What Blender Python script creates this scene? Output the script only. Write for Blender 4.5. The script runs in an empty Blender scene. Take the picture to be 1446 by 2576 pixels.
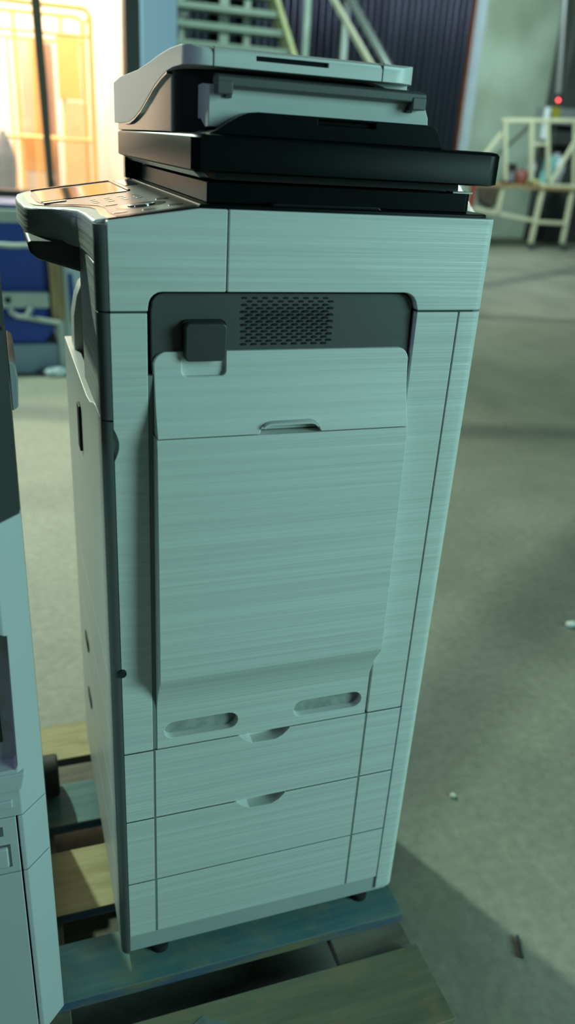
import bpy, bmesh, math, random
from mathutils import Vector, Matrix
random.seed(7)
S = bpy.context.scene
COL = S.collection

# ------------------------------------------------------------------ camera
YAW, PITCH, ROLL, FPX = .352818, .429725, -.065145, 2013.4
CAM = Vector((-.114, -.95, 1.453))
fw = Vector((math.sin(YAW)*math.cos(PITCH), math.cos(YAW)*math.cos(PITCH), -math.sin(PITCH)))
r0 = fw.cross(Vector((0, 0, 1))).normalized()
d0 = fw.cross(r0)
rt = r0*math.cos(ROLL)+d0*math.sin(ROLL)
dn = -r0*math.sin(ROLL)+d0*math.cos(ROLL)
cd = bpy.data.cameras.new('camera')
cam = bpy.data.objects.new('camera', cd); COL.objects.link(cam)
m = Matrix((rt, -dn, -fw)).transposed().to_4x4(); m.translation = CAM
cam.matrix_world = m
cd.sensor_fit = 'VERTICAL'; cd.sensor_height = 36; cd.sensor_width = 24
cd.lens = FPX/2576*36
cd.clip_start = .05; cd.clip_end = 200
cd.dof.use_dof = True; cd.dof.focus_distance = 1.12; cd.dof.aperture_fstop = 2.8
S.camera = cam

def at(px, py, axis, val):
    """surveyed point: where the sight line through a photo pixel meets a plane of the hall"""
    r = rt*(px-723)+dn*(py-1288)+fw*FPX
    i = 'xyz'.index(axis)
    return CAM+r*((val-CAM[i])/r[i])

# ------------------------------------------------------------------ materials
MATS = {}
def mat(name, col, rough=.5, metal=0, spec=.5, var=0, vscale=6, bump=0, bscale=40, stretch=(1, 1, 1), col2=None, emit=None, estr=0, coat=0):
    if name in MATS: return MATS[name]
    M = bpy.data.materials.new(name); M.use_nodes = True
    nt = M.node_tree; b = nt.nodes['Principled BSDF']
    b.inputs['Base Color'].default_value = (*col, 1)
    b.inputs['Roughness'].default_value = rough
    b.inputs['Metallic'].default_value = metal
    b.inputs['Specular IOR Level'].default_value = spec
    b.inputs['Coat Weight'].default_value = coat
    tc = nt.nodes.new('ShaderNodeTexCoord')
    if var or col2:
        mp = nt.nodes.new('ShaderNodeMapping'); mp.inputs['Scale'].default_value = stretch
        n = nt.nodes.new('ShaderNodeTexNoise'); n.inputs['Scale'].default_value = vscale; n.inputs['Detail'].default_value = 5
        cr = nt.nodes.new('ShaderNodeValToRGB')
        c2 = col2 or tuple(c*(1-var) for c in col)
        cr.color_ramp.elements[0].position = .35; cr.color_ramp.elements[1].position = .65
        cr.color_ramp.elements[0].color = (*c2, 1); cr.color_ramp.elements[1].color = (*col, 1)
        nt.links.new(tc.outputs['Object'], mp.inputs[0]); nt.links.new(mp.outputs[0], n.inputs['Vector'])
        nt.links.new(n.outputs['Fac'], cr.inputs[0]); nt.links.new(cr.outputs[0], b.inputs['Base Color'])
    if bump:
        mp2 = nt.nodes.new('ShaderNodeMapping'); mp2.inputs['Scale'].default_value = stretch
        n2 = nt.nodes.new('ShaderNodeTexNoise'); n2.inputs['Scale'].default_value = bscale; n2.inputs['Detail'].default_value = 4
        bp = nt.nodes.new('ShaderNodeBump'); bp.inputs['Strength'].default_value = bump; bp.inputs['Distance'].default_value = .002
        nt.links.new(tc.outputs['Object'], mp2.inputs[0]); nt.links.new(mp2.outputs[0], n2.inputs['Vector'])
        nt.links.new(n2.outputs['Fac'], bp.inputs['Height']); nt.links.new(bp.outputs[0], b.inputs['Normal'])
    if emit:
        b.inputs['Emission Color'].default_value = (*emit, 1); b.inputs['Emission Strength'].default_value = estr
    MATS[name] = M
    return M

WHITE = mat('ribbed_white_plastic', (.70, .71, .69), .42, bump=1.0, bscale=1.0, stretch=(1.3, 1.3, 120), var=.09, vscale=1.0)
SMOOTH = mat('smooth_white_plastic', (.70, .71, .70), .38, var=.03, vscale=9)
SMOOTH2 = mat('dull_white_plastic', (.52, .53, .55), .4, var=.03, vscale=9)
PALE = mat('pale_grey_plastic', (.60, .62, .61), .4, var=.03, vscale=9)
TRIM = mat('corner_trim_grey', (.13, .14, .135), .3, var=.05, vscale=20)
CHASSIS = mat('chassis_black', (.012, .012, .013), .6, var=.1)
VENT = mat('vent_grey_plastic', (.072, .072, .07), .5, bump=.06, bscale=900, var=.04)
LATCH = mat('latch_charcoal', (.055, .055, .053), .45, bump=.05, bscale=900, var=.04)
SLOT = mat('slot_black', (.004, .004, .004), .8, var=.1)
LIDB = mat('lid_black_plastic', (.004, .0055, .006), .3, spec=.09, bump=.05, bscale=1200, var=.06)
GLOSSB = mat('gloss_black_plastic', (.012, .013, .017), .16, var=.06)
BARG = mat('tray_bar_grey', (.10, .105, .105), .45, var=.05)
PANEL = mat('panel_smoked_face', (.055, .052, .048), .28, var=.06)
SCREEN = mat('screen_glass', (.10, .105, .105), .07, var=.05)
KEY = mat('key_grey', (.45, .46, .46), .2, var=.05)
CHROME = mat('chrome', (.7, .72, .75), .12, metal=1, var=.03)
CONC = None
RUBBER = mat('black_rubber', (.015, .015, .016), .7, var=.15)

# ------------------------------------------------------------------ geometry kit
class G:
    def __init__(s): s.bm = bmesh.new()
    def box(s, x0, x1, y0, y1, z0, z1):
        v = [s.bm.verts.new((x, y, z)) for x in (x0, x1) for y in (y0, y1) for z in (z0, z1)]
        for f in ((0, 1, 3, 2), (4, 6, 7, 5), (0, 4, 5, 1), (2, 3, 7, 6), (0, 2, 6, 4), (1, 5, 7, 3)):
            s.bm.faces.new([v[i] for i in f])
        return s
    def prism(s, pts, axis, a, b):
        """polygon: axis x -> (y,z), y -> (x,z), z -> (x,y); a/b may be functions of the point"""
        mk = {'x': lambda p, t: (t, p[0], p[1]), 'y': lambda p, t: (p[0], t, p[1]), 'z': lambda p, t: (p[0], p[1], t)}[axis]
        ev = lambda q, p: q(p) if callable(q) else q
        A = [s.bm.verts.new(mk(p, ev(a, p))) for p in pts]; B = [s.bm.verts.new(mk(p, ev(b, p))) for p in pts]
        n = len(pts)
        s.bm.faces.new(A); s.bm.faces.new(B[::-1])
        for i in range(n): s.bm.faces.new((A[i], A[(i+1) % n], B[(i+1) % n], B[i]))
        return s
    def bar(s, p, q, w, h=None, up=(0, 0, 1)):
        p, q = Vector(p), Vector(q); h = h or w
        d = (q-p).normalized(); u = Vector(up)
        if abs(d.dot(u)) > .95: u = Vector((0, 1, 0))
        a = d.cross(u).normalized()*(w/2); b = a.cross(d).normalized()*(h/2)
        P = [[s.bm.verts.new(c+i*a+j*b) for i, j in ((-1, -1), (1, -1), (1, 1), (-1, 1))] for c in (p, q)]
        s.bm.faces.new(P[0]); s.bm.faces.new(P[1][::-1])
        for i in range(4): s.bm.faces.new((P[0][i], P[0][(i+1) % 4], P[1][(i+1) % 4], P[1][i]))
        return s
    def tube(s, pts, r, n=12, r2=None):
        pts = [Vector(p) for p in pts]; rings = []
        for i, c in enumerate(pts):
            d = (pts[min(i+1, len(pts)-1)]-pts[max(i-1, 0)]).normalized()
            u = Vector((0, 0, 1)) if abs(d.z) < .9 else Vector((1, 0, 0))
            a = d.cross(u).normalized(); b = d.cross(a)
            rr = r if r2 is None else r+(r2-r)*i/(len(pts)-1)
            rings.append([s.bm.verts.new(c+(a*math.cos(2*math.pi*k/n)+b*math.sin(2*math.pi*k/n))*rr) for k in range(n)])
        for A, B in zip(rings, rings[1:]):
            for k in range(n): s.bm.faces.new((A[k], A[(k+1) % n], B[(k+1) % n], B[k]))
        s.bm.faces.new(rings[0][::-1]); s.bm.faces.new(rings[-1])
        return s
    def lathe(s, c, prof, n=20):
        c = Vector(c); rings = []
        for r, z in prof:
            rings.append([s.bm.verts.new(c+Vector((r*math.cos(2*math.pi*k/n), r*math.sin(2*math.pi*k/n), z))) for k in range(n)])
        for A, B in zip(rings, rings[1:]):
            for k in range(n): s.bm.faces.new((A[k], A[(k+1) % n], B[(k+1) % n], B[k]))
        s.bm.faces.new(rings[0][::-1]); s.bm.faces.new(rings[-1])
        return s
    def ball(s, c, r, sc=(1, 1, 1), rough=0, seed=1, sub=3):
        ret = bmesh.ops.create_icosphere(s.bm, subdivisions=sub, radius=1)
        rnd = random.Random(seed)
        for v in ret['verts']:
            k = 1+rough*rnd.uniform(-1, 1)
            v.co = Vector((v.co.x*r*sc[0]*k+c[0], v.co.y*r*sc[1]*k+c[1], v.co.z*r*sc[2]*k+c[2]))
        return s
    def curved(s, rows, yb, nx=2):
        """panel facing -Y: rows of (z, x0, x1, y) from the top down, backed at yb"""
        F, K = [], []
        for z, x0, x1, y in rows:
            F.append([s.bm.verts.new((x0+(x1-x0)*i/nx, y, z)) for i in range(nx+1)])
            K.append([s.bm.verts.new((x0+(x1-x0)*i/nx, yb, z)) for i in range(nx+1)])
        for j in range(len(rows)-1):
            for i in range(nx):
                s.bm.faces.new((F[j][i], F[j+1][i], F[j+1][i+1], F[j][i+1]))
                s.bm.faces.new((K[j][i], K[j][i+1], K[j+1][i+1], K[j+1][i]))
            s.bm.faces.new((F[j][0], K[j][0], K[j+1][0], F[j+1][0]))
            s.bm.faces.new((F[j][nx], F[j+1][nx], K[j+1][nx], K[j][nx]))
        for A, B, fl in ((F[0], K[0], 0), (F[-1], K[-1], 1)):
            for i in range(nx):
                q = (A[i], A[i+1], B[i+1], B[i])
                s.bm.faces.new(q[::-1] if fl else q)
        return s
    def vbevel(s, test, off, seg=6):
        es = [e for e in s.bm.edges if all(test(v.co) for v in e.verts)]
        bmesh.ops.bevel(s.bm, geom=es, offset=off, segments=seg, profile=.5, affect='EDGES')
        return s

def finish(name, g, material, parent=None, bevel=0, seg=2, smooth=35, cut=None, tri=False):
    bm = g.bm
    bmesh.ops.recalc_face_normals(bm, faces=bm.faces[:])
    o3 = Vector((0, 0, 0)); p = parent
    while p is not None: o3 += p.location; p = p.parent
    bm.transform(Matrix.Translation(-o3))
    me = bpy.data.meshes.new(name); bm.to_mesh(me); bm.free()
    ob = bpy.data.objects.new(name, me); COL.objects.link(ob)
    if parent: ob.parent = parent
    me.materials.append(material)
    if cut:
        tmp = []
        for c in cut:
            bmesh.ops.recalc_face_normals(c.bm, faces=c.bm.faces[:])
            c.bm.transform(Matrix.Translation(-o3))
            cm = bpy.data.meshes.new('c'); c.bm.to_mesh(cm); c.bm.free()
            co = bpy.data.objects.new('c', cm); COL.objects.link(co)
            if parent: co.parent = parent
            mo = ob.modifiers.new('b', 'BOOLEAN'); mo.operation = 'DIFFERENCE'; mo.object = co; mo.solver = 'EXACT'
            tmp.append(co)
        bpy.context.view_layer.update()
        dg = bpy.context.evaluated_depsgraph_get()
        nm = bpy.data.meshes.new_from_object(ob.evaluated_get(dg))
        ob.modifiers.clear(); ob.data = nm; nm.name = name
        if not nm.materials: nm.materials.append(material)
        for c in tmp: bpy.data.objects.remove(c)
    me = ob.data
    for pl in me.polygons: pl.use_smooth = True
    me.set_sharp_from_angle(angle=math.radians(smooth))
    if bevel:
        mo = ob.modifiers.new('bevel', 'BEVEL'); mo.width = bevel; mo.segments = seg
        mo.limit_method = 'ANGLE'; mo.angle_limit = math.radians(40); mo.harden_normals = True
    return ob

def thing(name, label, cat, loc, group=None):
    o = bpy.data.objects.new(name, None); COL.objects.link(o); o.location = loc
    o.empty_display_size = .05
    o['label'] = label; o['category'] = cat
    if group: o['group'] = group
    return o
def tag(o, label, cat, group=None):
    o['label'] = label; o['category'] = cat
    if group: o['group'] = group
    return o
def struct(name, g, material, **k):
    o = finish(name, g, material, **k); o['kind'] = 'structure'; return o
def arc(cx, cy, r, a0, a1, n=6):
    return [(cx+r*math.cos(math.radians(a0+(a1-a0)*i/n)), cy+r*math.sin(math.radians(a0+(a1-a0)*i/n))) for i in range(n+1)]
def rrect(x0, x1, y0, y1, r, n=6):
    return arc(x1-r, y1-r, r, 0, 90, n)+arc(x0+r, y1-r, r, 90, 180, n)+arc(x0+r, y0+r, r, 180, 270, n)+arc(x1-r, y0+r, r, 270, 360, n)

# ================================================================== MAIN COPIER
W = .58
cp = thing('photocopier', 'tall white photocopier with black scanner lid in the middle, standing on the pallet', 'copier', (.25, .29, .17))
def part(name, g, mt, parent=cp, **k): return finish(name, g, mt, parent, **k)

# dark inner chassis: solid below, open in-body output bay at the front and left
ch = G()
ch.box(.004, .494, .03, .56, .172, 1.088)
ch.box(.004, .494, .03, .195, 1.088, 1.355)
ch.box(.30, .494, .195, .56, 1.088, 1.355)
ch.box(.01, .30, .195, .56, 1.296, 1.355)
part('chassis', ch, CHASSIS)
part('rear_panel', G().box(.494, .5, .05, W, .2, 1.37), WHITE, bevel=.001)
part('left_side_panel', G().box(.0, .496, W-.02, W, .2, 1.085), WHITE, bevel=.0015)

T = .014   # slab thickness
zt = lambda x: min(1.3815, 1.3645+.16*x)
# upper covers with the arch over the vent
up1 = [(.001, 1.2655), (.0455, 1.2655), (.0455, 1.2705)]+arc(.0625, 1.2715, .0165, 180, 90, 5)+[(.1392, 1.288), (.1392, 1.381), (.107, 1.381), (.001, 1.3643)]
part('upper_side_cover', G().prism(up1, 'y', 0, T), WHITE, bevel=.0015)
up2 = [(.1408, 1.288), (.374, 1.288)]+arc(.3765, 1.268, .02, 90, 12, 5)+[(.3985, 1.2655), (.4995, 1.2655), (.4995, 1.381), (.1408, 1.381)]
g = G().prism(up2, 'y', 0, .05).vbevel(lambda c: abs(c.x-.4995) < 1e-5 and abs(c.y) < 1e-5, .016, 6)
part('upper_side_cover', g, WHITE, bevel=.0018)
# strips beside the big door
lst = [(.001, .6090), (.0445, .6090), (.0445, 1.2633), (.001, 1.2633), (.001, 1.122)]+[(.001+.006*math.sin(math.pi*i/8), 1.122-.042*i/8) for i in range(1, 8)]+[(.001, 1.08)]
part('side_panel', G().prism(lst, 'y', 0, T), WHITE, bevel=.0012)
part('side_panel', G().box(.3985, .4600, 0, T, .6090, 1.2633), WHITE, bevel=.0012)
part('finger_recess', G().box(.0015, .012, .006, .012, 1.075, 1.127), PALE)
# lower rows
def notch(cx, zt_, w=.082):   # hand notch let into a top edge
    h = w/2
    return [(cx-h-.004, zt_+.01), (cx-h, zt_-.001), (cx-h+.010, zt_-.010), (cx-h+.022, zt_-.0185), (cx+h-.022, zt_-.0185), (cx+h-.010, zt_-.012), (cx+h, zt_-.001), (cx+h+.004, zt_+.01)]
rows = [(.4725, .6065, True), (.3357, .4697, True), (.2115, .3330, False)]
for z0, z1, nt_ in rows:
    part('side_panel', G().box(.001, .0445, 0, T, z0, z1), WHITE, bevel=.001)
    c = [G().prism(notch(.222, z1), 'y', -.01, .021)] if nt_ else None
    part('side_panel', G().box(.0478, .3960, 0, .027, z0, z1), WHITE, bevel=.0014, cut=c)
    part('side_panel', G().box(.3992, .4600, 0, T, z0, z1), WHITE, bevel=.001)
# added dark strips for shade in horizontal joints, pale fillers in the upright ones
JSHADE = mat('joint_shade_dark', (.035, .045, .04), .7, var=.1)
FILL = mat('joint_filler', (.22, .25, .23), .7, var=.1)
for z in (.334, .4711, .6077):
    part('joint_shade_strip', G().box(.002, .0445, .0012, .012, z-.0016, z+.0016), JSHADE)
    part('joint_shade_strip', G().box(.3995, .4595, .0012, .012, z-.0016, z+.0016), JSHADE)
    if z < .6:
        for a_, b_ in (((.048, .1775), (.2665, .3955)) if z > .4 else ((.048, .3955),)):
            part('joint_shade_strip', G().box(a_, b_, .0012, .012, z-.0018, z+.0018), JSHADE)
part('joint_shade_strip', G().box(.05, .1775, .0016, .012, .6068, .6088), JSHADE)
part('joint_shade_strip', G().box(.2665, .395, .0016, .012, .6068, .6088), JSHADE)
for a_, b_ in ((.002, .0445), (.399, .482)): part('joint_shade_strip', G().box(a_, b_, .0012, .012, 1.2632, 1.2657), JSHADE)
for a_, b_, z1 in ((.0443, .0482, .607), (.3958, .3994, .607), (.4598, .4627, .607), (.0443, .0507, 1.188)):
    part('joint_filler', G().box(a_, b_, .0010, .011, .61 if z1 > 1 else .2115, z1), FILL)
# rounded rear corner column
for z0, z1 in ((.18, .3347), (.3353, .4707), (.4713, .6077), (.6083, 1.2635)):
    g = G().prism([(.4625, 0)]+arc(.4835, .016, .016, -90, 0, 6)+[(.4995, .06), (.4625, .06)], 'z', z0, z1)
    part('rear_corner_panel', g, WHITE, bevel=.0004, seg=1)
# skirt
part('base_skirt', G().prism([(.001, .004)]+arc(.48, .02, .016, -90, 0, 5)+[(.496, .55), (.001, .55)], 'z', .1705, .21), mat('skirt_grey_plastic', (.44, .46, .45), .45, var=.05), bevel=.001)
# rounded front corner trim in three lengths
for z0, z1, top in ((.1705, 1.1315, 0), (1.1335, 1.2635, 0), (1.2655, 1.361, 1)):
    g = G().prism([(.0005, .0)]+arc(.0, .0125, .0125, -90, -180, 6)+[(-.0125, .02), (.0005, .02)], 'z', z0, z1)
    part('corner_trim', g, TRIM, bevel=.0004, seg=1)
kn = part('door_hinge', G().tube([(.002, -.004, .758), (.002, .012, .758)], .0062, 16), RUBBER, bevel=.001)
# front pillar, cover and drawers
part('front_pillar', G().box(-.0128, .004, .0205, .195, 1.134, 1.317), WHITE, bevel=.0015)
fc = part('front_cover', G().prism([(.02, .7235), (W, .7235), (W, 1.107), (.2, 1.107), (.15, 1.113), (.1, 1.127), (.07, 1.1315), (.02, 1.1315)], 'x', -.0125, .006), SMOOTH, bevel=.002)
part('cover_handle', G().box(-.0165, -.012, .295, .325, .985, 1.06), RUBBER, parent=fc, bevel=.002)
for z0, z1 in ((.608, .722), (.4718, .6065), (.3355, .4703), (.18, .334)):
    d = part('paper_drawer', G().box(-.0125, .006, .02, W, z0, z1), SMOOTH, bevel=.002)
    if z1 in (.722, .334): continue
    zc = z1-.06
    part('drawer_handle', G().prism(rrect(.38, .44, zc-.012, zc+.012, .011), 'x', -.0145, -.0118), RUBBER, parent=d, bevel=.001)
# output tray in the bay
part('output_tray', G().prism([(.004, 1.09), (.30, 1.09), (.30, 1.115), (.15, 1.105), (.004, 1.098)], 'y', .2, .56), PALE, bevel=.002)
part('tray_end_wall', G().prism([(-.004, 1.098), (-.002, 1.165), (.004, 1.198), (.012, 1.217), (.022, 1.225), (.30, 1.228), (.30, 1.098)], 'y', .47, .53), SMOOTH, bevel=.004)
part('tray_guide', G().tube([(.005, .30, 1.105), (.01, .34, 1.135), (.03, .38, 1.11)], .004, 10), TRIM)

# vent panel with slots
vp = [(.0505, 1.19), (.0505, 1.265)]+arc(.067, 1.2695, .0155, 180, 90, 5)+[(.374, 1.285)]+arc(.3785, 1.2695, .0155, 90, 0, 5)+[(.3955, 1.19)]
v = part('vent_panel', G().prism(vp, 'y', lambda p: .006+(max(0, p[1]-1.262))*.25, .02), VENT, bevel=.0012)
g = G()
for i in range(15):
    z = 1.2795-i*.0040
    for k in range(9):
        x = .1655+k*.0134+(.0067 if i % 2 else 0)
        if x > .2815: continue
        y = .0053+max(0, z-1.262)*.25
        g.prism(rrect(x-.0034, x+.0034, z-.0012, z+.0012, .0011, 2), 'y', y, y+.004)
part('vent_slots', g, SLOT, parent=v)
lt = part('release_latch', G().prism(rrect(.0885, .1395, 1.206, 1.2525, .006), 'y', lambda p: -.010 if p[1] > 1.215 else -.0075, .012), LATCH, bevel=.002, seg=3)
part('latch_bezel', G().prism(rrect(.0862, .1418, 1.217, 1.2548, .007), 'y', .003, .012), SLOT, parent=lt, bevel=.0005)

# bypass tray: bulges out downward
rowsB = []
zT, zB = 1.2165, 1.1135
for t, ins in ((0, .014), (.002, .0085), (.005, .0045), (.009, .0018), (.014, 0)):
    rowsB.append((zT-t, .0515+ins, .3945-ins, 0))
for i in range(1, 15):
    z = zT-.014+(zB-zT+.014)*i/14
    rowsB.append((z, .0515, .3945, 0))
def yB(z):
    t = (zT-z)/(zT-zB); return .002-.004*t-.020*t**2.2
rowsB = [(z, a, b, yB(z)) for z, a, b, _ in rowsB]
grip = [(.1795, 1.105), (.1875, 1.1225), (.192, 1.1265), (.198, 1.128), (.253, 1.1285), (.259, 1.1265), (.2635, 1.1215), (.2715, 1.105)]
pocket = G().prism(rrect(.0862, .1418, 1.186, 1.235, .007), 'y', -.03, .006)
part('bypass_tray', G().curved(rowsB, .012, 1), WHITE, bevel=.0014, cut=[pocket, G().prism(grip, 'y', -.05, -.004)])
part('grip_rim', G().prism(grip[1:-1][:]+[(.262, 1.1205), (.257, 1.1245), (.252, 1.1255), (.199, 1.1252), (.194, 1.1235), (.190, 1.1205)], 'y', -.0245, -.003), PALE)

# big access door: bulges, then tucks under
rowsD = [(1.1118, .0505, .3945, -.0205), (1.10, .0505, .3945, -.0228), (1.0, .0505, .3945, -.026), (.9, .0505, .3945, -.0285), (.8, .0505, .3945, -.0302),
         (.757, .0505, .3945, -.0305), (.7505, .0505, .3945, -.0292), (.746, .0505, .3945, -.026), (.735, .0505, .3945, -.0185), (.72, .0505, .3945, -.0105), (.705, .0505, .3945, -.0045),
         (.695, .0505, .3945, -.0015), (.685, .0505, .3945, 0), (.6085, .0505, .3945, 0)]
def stadium(x0, x1, z0, z1):
    r = (z1-z0)/2; return arc(x1-r, z0+r, r, -90, 90, 8)+arc(x0+r, z0+r, r, 90, 270, 8)
cuts = [G().prism(stadium(.062, .176, .6255, .6555), 'y', -.02, .014), G().prism(stadium(.268, .384, .6255, .6555), 'y', -.02, .014)]
g = [(.176, .600), (.181, .6085), (.265, .6085), (.27, .600)]
ad = part('access_door', G().curved(rowsD, .020, 1), WHITE, bevel=.0013, cut=cuts)
for x in (.125, .142, .318, .331): part('tray_hinge', G().box(x-.002, x+.002, -.012, -.002, 1.109, 1.118), TRIM)

# ---- control panel
OUT = [(.0005, .0145), (-.0125, .0145), (-.0145, .10), (-.018, .145), (-.034, .195), (-.055, .232), (-.069, .258), (-.077, .292), (-.082, .40), (-.0825, .47), (-.079, .525), (-.068, .552), (-.04, .573), (0, .58), (.107, .582), (.107, .0145)]
top = lambda p: 1.3655+.16*p[0]
pan = part('control_panel', G().prism(OUT[::-1], 'z', 1.3175, top), WHITE, bevel=.0035, seg=3)
INN = [(.004, .010), (.001, .06), (.004, .12), (-.001, .158), (-.02, .2), (-.046, .247), (-.062, .285), (-.0675, .33), (-.07, .45), (-.066, .515), (-.05, .54), (0, .560), (.107, .565), (.107, .006)]
part('panel_bezel', G().prism(INN[::-1], 'z', lambda p: top(p)-.002, lambda p: top(p)+.0008), GLOSSB, parent=pan)
IN2 = [(x+(.010 if x < .1 else 0), min(max(y, .016), .553)) for x, y in INN]
part('panel_face', G().prism(IN2[::-1], 'z', lambda p: top(p)-.001, lambda p: top(p)+.0012), PANEL, parent=pan)
def onpanel(name, pts, h, m_, **k):
    return part(name, G().prism(pts, 'z', lambda p: top(p)+.0002, lambda p: top(p)+h), m_, parent=pan, **k)
onpanel('touch_screen', [(-.052, .30), (.068, .30), (.068, .50), (-.052, .50)], .0022, SCREEN)
onpanel('screen_frame', [(.070, .31), (.074, .31), (.074, .545), (-.056, .545), (-.056, .535), (.070, .535)], .003, GLOSSB)
onpanel('status_window', [(.08, .40), (.10, .40), (.10, .53), (.08, .53)], .002, SCREEN)
onpanel('side_key_bank', [(-.05, .268), (-.02, .268), (-.02, .288), (-.05, .288)], .0025, KEY)
for r_ in range(4):
    for c_ in range(3):
        x = .012+r_*.019; y = .195+c_*.024
        onpanel('number_key', rrect(x-.0045, x+.0045, y-.0075, y+.0075, .003, 3), .0016, KEY, bevel=.0004)
onpanel('key_ring', arc(.055, .095, .031, 0, 330, 20), .0014, GLOSSB)
onpanel('start_button', arc(.055, .095, .017, 0, 345, 22), .0032, CHROME, bevel=.0015)
for (x, y) in ((.022, .045), (.055, .038), (.088, .05), (.024, .142), (.088, .135)):
    onpanel('function_key', arc(x, y, .009, 0, 345, 18), .0018, GLOSSB, bevel=.0008)
part('panel_underside', G().prism([(-.079, 1.320), (-.0755, 1.305), (-.066, 1.297), (-.05, 1.292), (-.005, 1.279), (.05, 1.279), (.05, 1.320)], 'y', .185, .572), mat('underside_shade_brown', (.075, .068, .062), .5, var=.05), parent=pan, bevel=.006, seg=3)  # shade and warm reflection under the panel put into its brown colour

# ---- scanner bed, lid
part('top_bezel', G().prism([(.107, .006), (.47, .006), (.488, .012), (.494, .03), (.494, .575), (.107, .575)], 'z', 1.36, 1.3855), LIDB, bevel=.002)
part('scanner_bed', G().prism([(.121, .03), (.466, .03), (.474, .038), (.474, .57), (.121, .57)], 'z', 1.3855, 1.4085), LIDB, bevel=.0015)
part('bed_plate', G().box(.445, .4735, .03, .05, 1.4085, 1.4105), PALE)
part('bed_latch', G().prism([(.195, 1.3855), (.198, 1.389), (.333, 1.389), (.338, 1.3855)], 'y', .010, .03), GLOSSB, bevel=.001)
lidp = rrect(.0975, .4965, .0, .605, .022, 6)
lidp = [(.0975, .012), (.106, 0)]+arc(.4745, .022, .022, -90, 0, 6)+arc(.4745, .583, .022, 0, 90, 6)+[(.11, .605), (.0975, .595)]
g = G(); bm = g.bm
sect = [(1.4195, .004), (1.4215, 0), (1.4545, 0), (1.4575, .002), (1.459, .007)]
ring = []
cx, cy = .297, .30
for z, ins in sect:
    ring.append([bm.verts.new((x+(ins if x < cx else -ins), y+(ins if y < cy else -ins), z)) for x, y in lidp])
n = len(lidp)
for A, B_ in zip(ring, ring[1:]):
    for k in range(n): bm.faces.new((A[k], A[(k+1) % n], B_[(k+1) % n], B_[k]))
bm.faces.new(ring[0][::-1]); bm.faces.new(ring[-1])
lid = part('platen_lid', g, LIDB)
part('lid_pad', G().box(.135, .46, .045, .56, 1.4105, 1.42), CHASSIS, parent=lid)
part('lid_underlip', G().prism([(.100, 1.4195), (.112, 1.4195), (.118, 1.4135), (.108, 1.4135)], 'y', .01, .56), PANEL, parent=lid, bevel=.001)
part('lid_hinge', G().box(.1, .13, .535, .56, 1.385, 1.42), GLOSSB, parent=lid, bevel=.003)
# ---- document feeder
tope = [(.608, 1.531), (.528, 1.536), (.44, 1.5365), (.351, 1.537), (.26, 1.5405), (.184, 1.5448), (.112, 1.5468), (.06, 1.5465), (.030, 1.5452), (.022, 1.5425), (.02, 1.538)]
bote = [(.02, 1.526), (.05, 1.5265), (.098, 1.5265), (.135, 1.5245), (.175, 1.5195), (.225, 1.511), (.276, 1.4985), (.335, 1.485), (.394, 1.4755), (.44, 1.4708), (.487, 1.4695), (.608, 1.4695)]
g = G().prism(tope+bote, 'x', .094, .378)
crn = [G().prism(arc(.342, .055, .035, -90, 0, 8)+[(.40, .055), (.40, 0), (.342, 0)], 'z', 1.45, 1.6),
       G().prism(arc(.122, .048, .028, -90, -180, 8)+[(.06, .048), (.06, 0), (.122, 0)], 'z', 1.45, 1.6)]
fcov = part('feeder_cover', g, SMOOTH, bevel=.0022, seg=3, smooth=40, cut=crn+[G().box(.172, .258, .01, .034, 1.5345, 1.5395)])
part('cover_end', G().prism([(.322, 1.5275), (.342, 1.5235), (.364, 1.515), (.3765, 1.507), (.3765, 1.5275)], 'y', .056, .28), SMOOTH, parent=fcov, bevel=.001)
part('cover_seam', G().box(.1235, .1245, .0194, .03, 1.526, 1.5448), CHASSIS, parent=fcov)
part('cover_seam', G().box(.3255, .3262, .0194, .03, 1.526, 1.545), CHASSIS, parent=fcov)
part('cover_grip', G().box(.173, .257, .024, .034, 1.535, 1.539), GLOSSB, parent=fcov)
bod = arc(.159, .135, .06, 180, 270, 12)+[(.36, .075), (.36, .6), (.099, .6)]
part('feeder_body', G().prism(bod, 'z', 1.459, 1.5255), GLOSSB, bevel=.001)
part('cover_gasket', G().prism([(y, z-.0028) for y, z in bote[3:11]]+[(y, z+.002) for y, z in bote[10:2:-1]], 'x', .0945, .10), GLOSSB)
tr = part('document_tray', G().prism([(.034, 1.509), (.07, 1.5115), (.13, 1.509), (.13, 1.487), (.109, 1.4745), (.075, 1.474), (.052, 1.4655), (.036, 1.466)], 'x', .1225, .403), PALE, bevel=.0015, cut=[G().prism([(.386, 1.52), (.392, 1.506), (.399, 1.492), (.403, 1.460), (.42, 1.460), (.42, 1.52)], 'y', 0, .2)])
part('tray_bar', G().prism([(.02, 1.517), (.034, 1.5205), (.045, 1.5185), (.045, 1.511), (.028, 1.506), (.02, 1.508)], 'x', .129, .386), BARG, parent=tr, bevel=.0015)
for x0 in (.1285, .368): part('tray_clip', G().box(x0, x0+.018, .0185, .04, 1.4995, 1.513), BARG, parent=tr, bevel=.0015)
for x0 in (.14, .366): part('clip_tab', G().box(x0, x0+.0085, .0305, .036, 1.4965, 1.503), LATCH, parent=tr, bevel=.001)
oc = [(.118, 1.459), (.128, 1.4635), (.139, 1.4705), (.152, 1.478), (.163, 1.4825), (.175, 1.484), (.388, 1.484), (.398, 1.4825), (.403, 1.479), (.413, 1.459)]
part('feeder_output_tray', G().prism(oc, 'y', .013, .20), LIDB, bevel=.002, cut=[G().box(.2475, .32, .005, .021, 1.476, 1.4812)])
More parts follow.
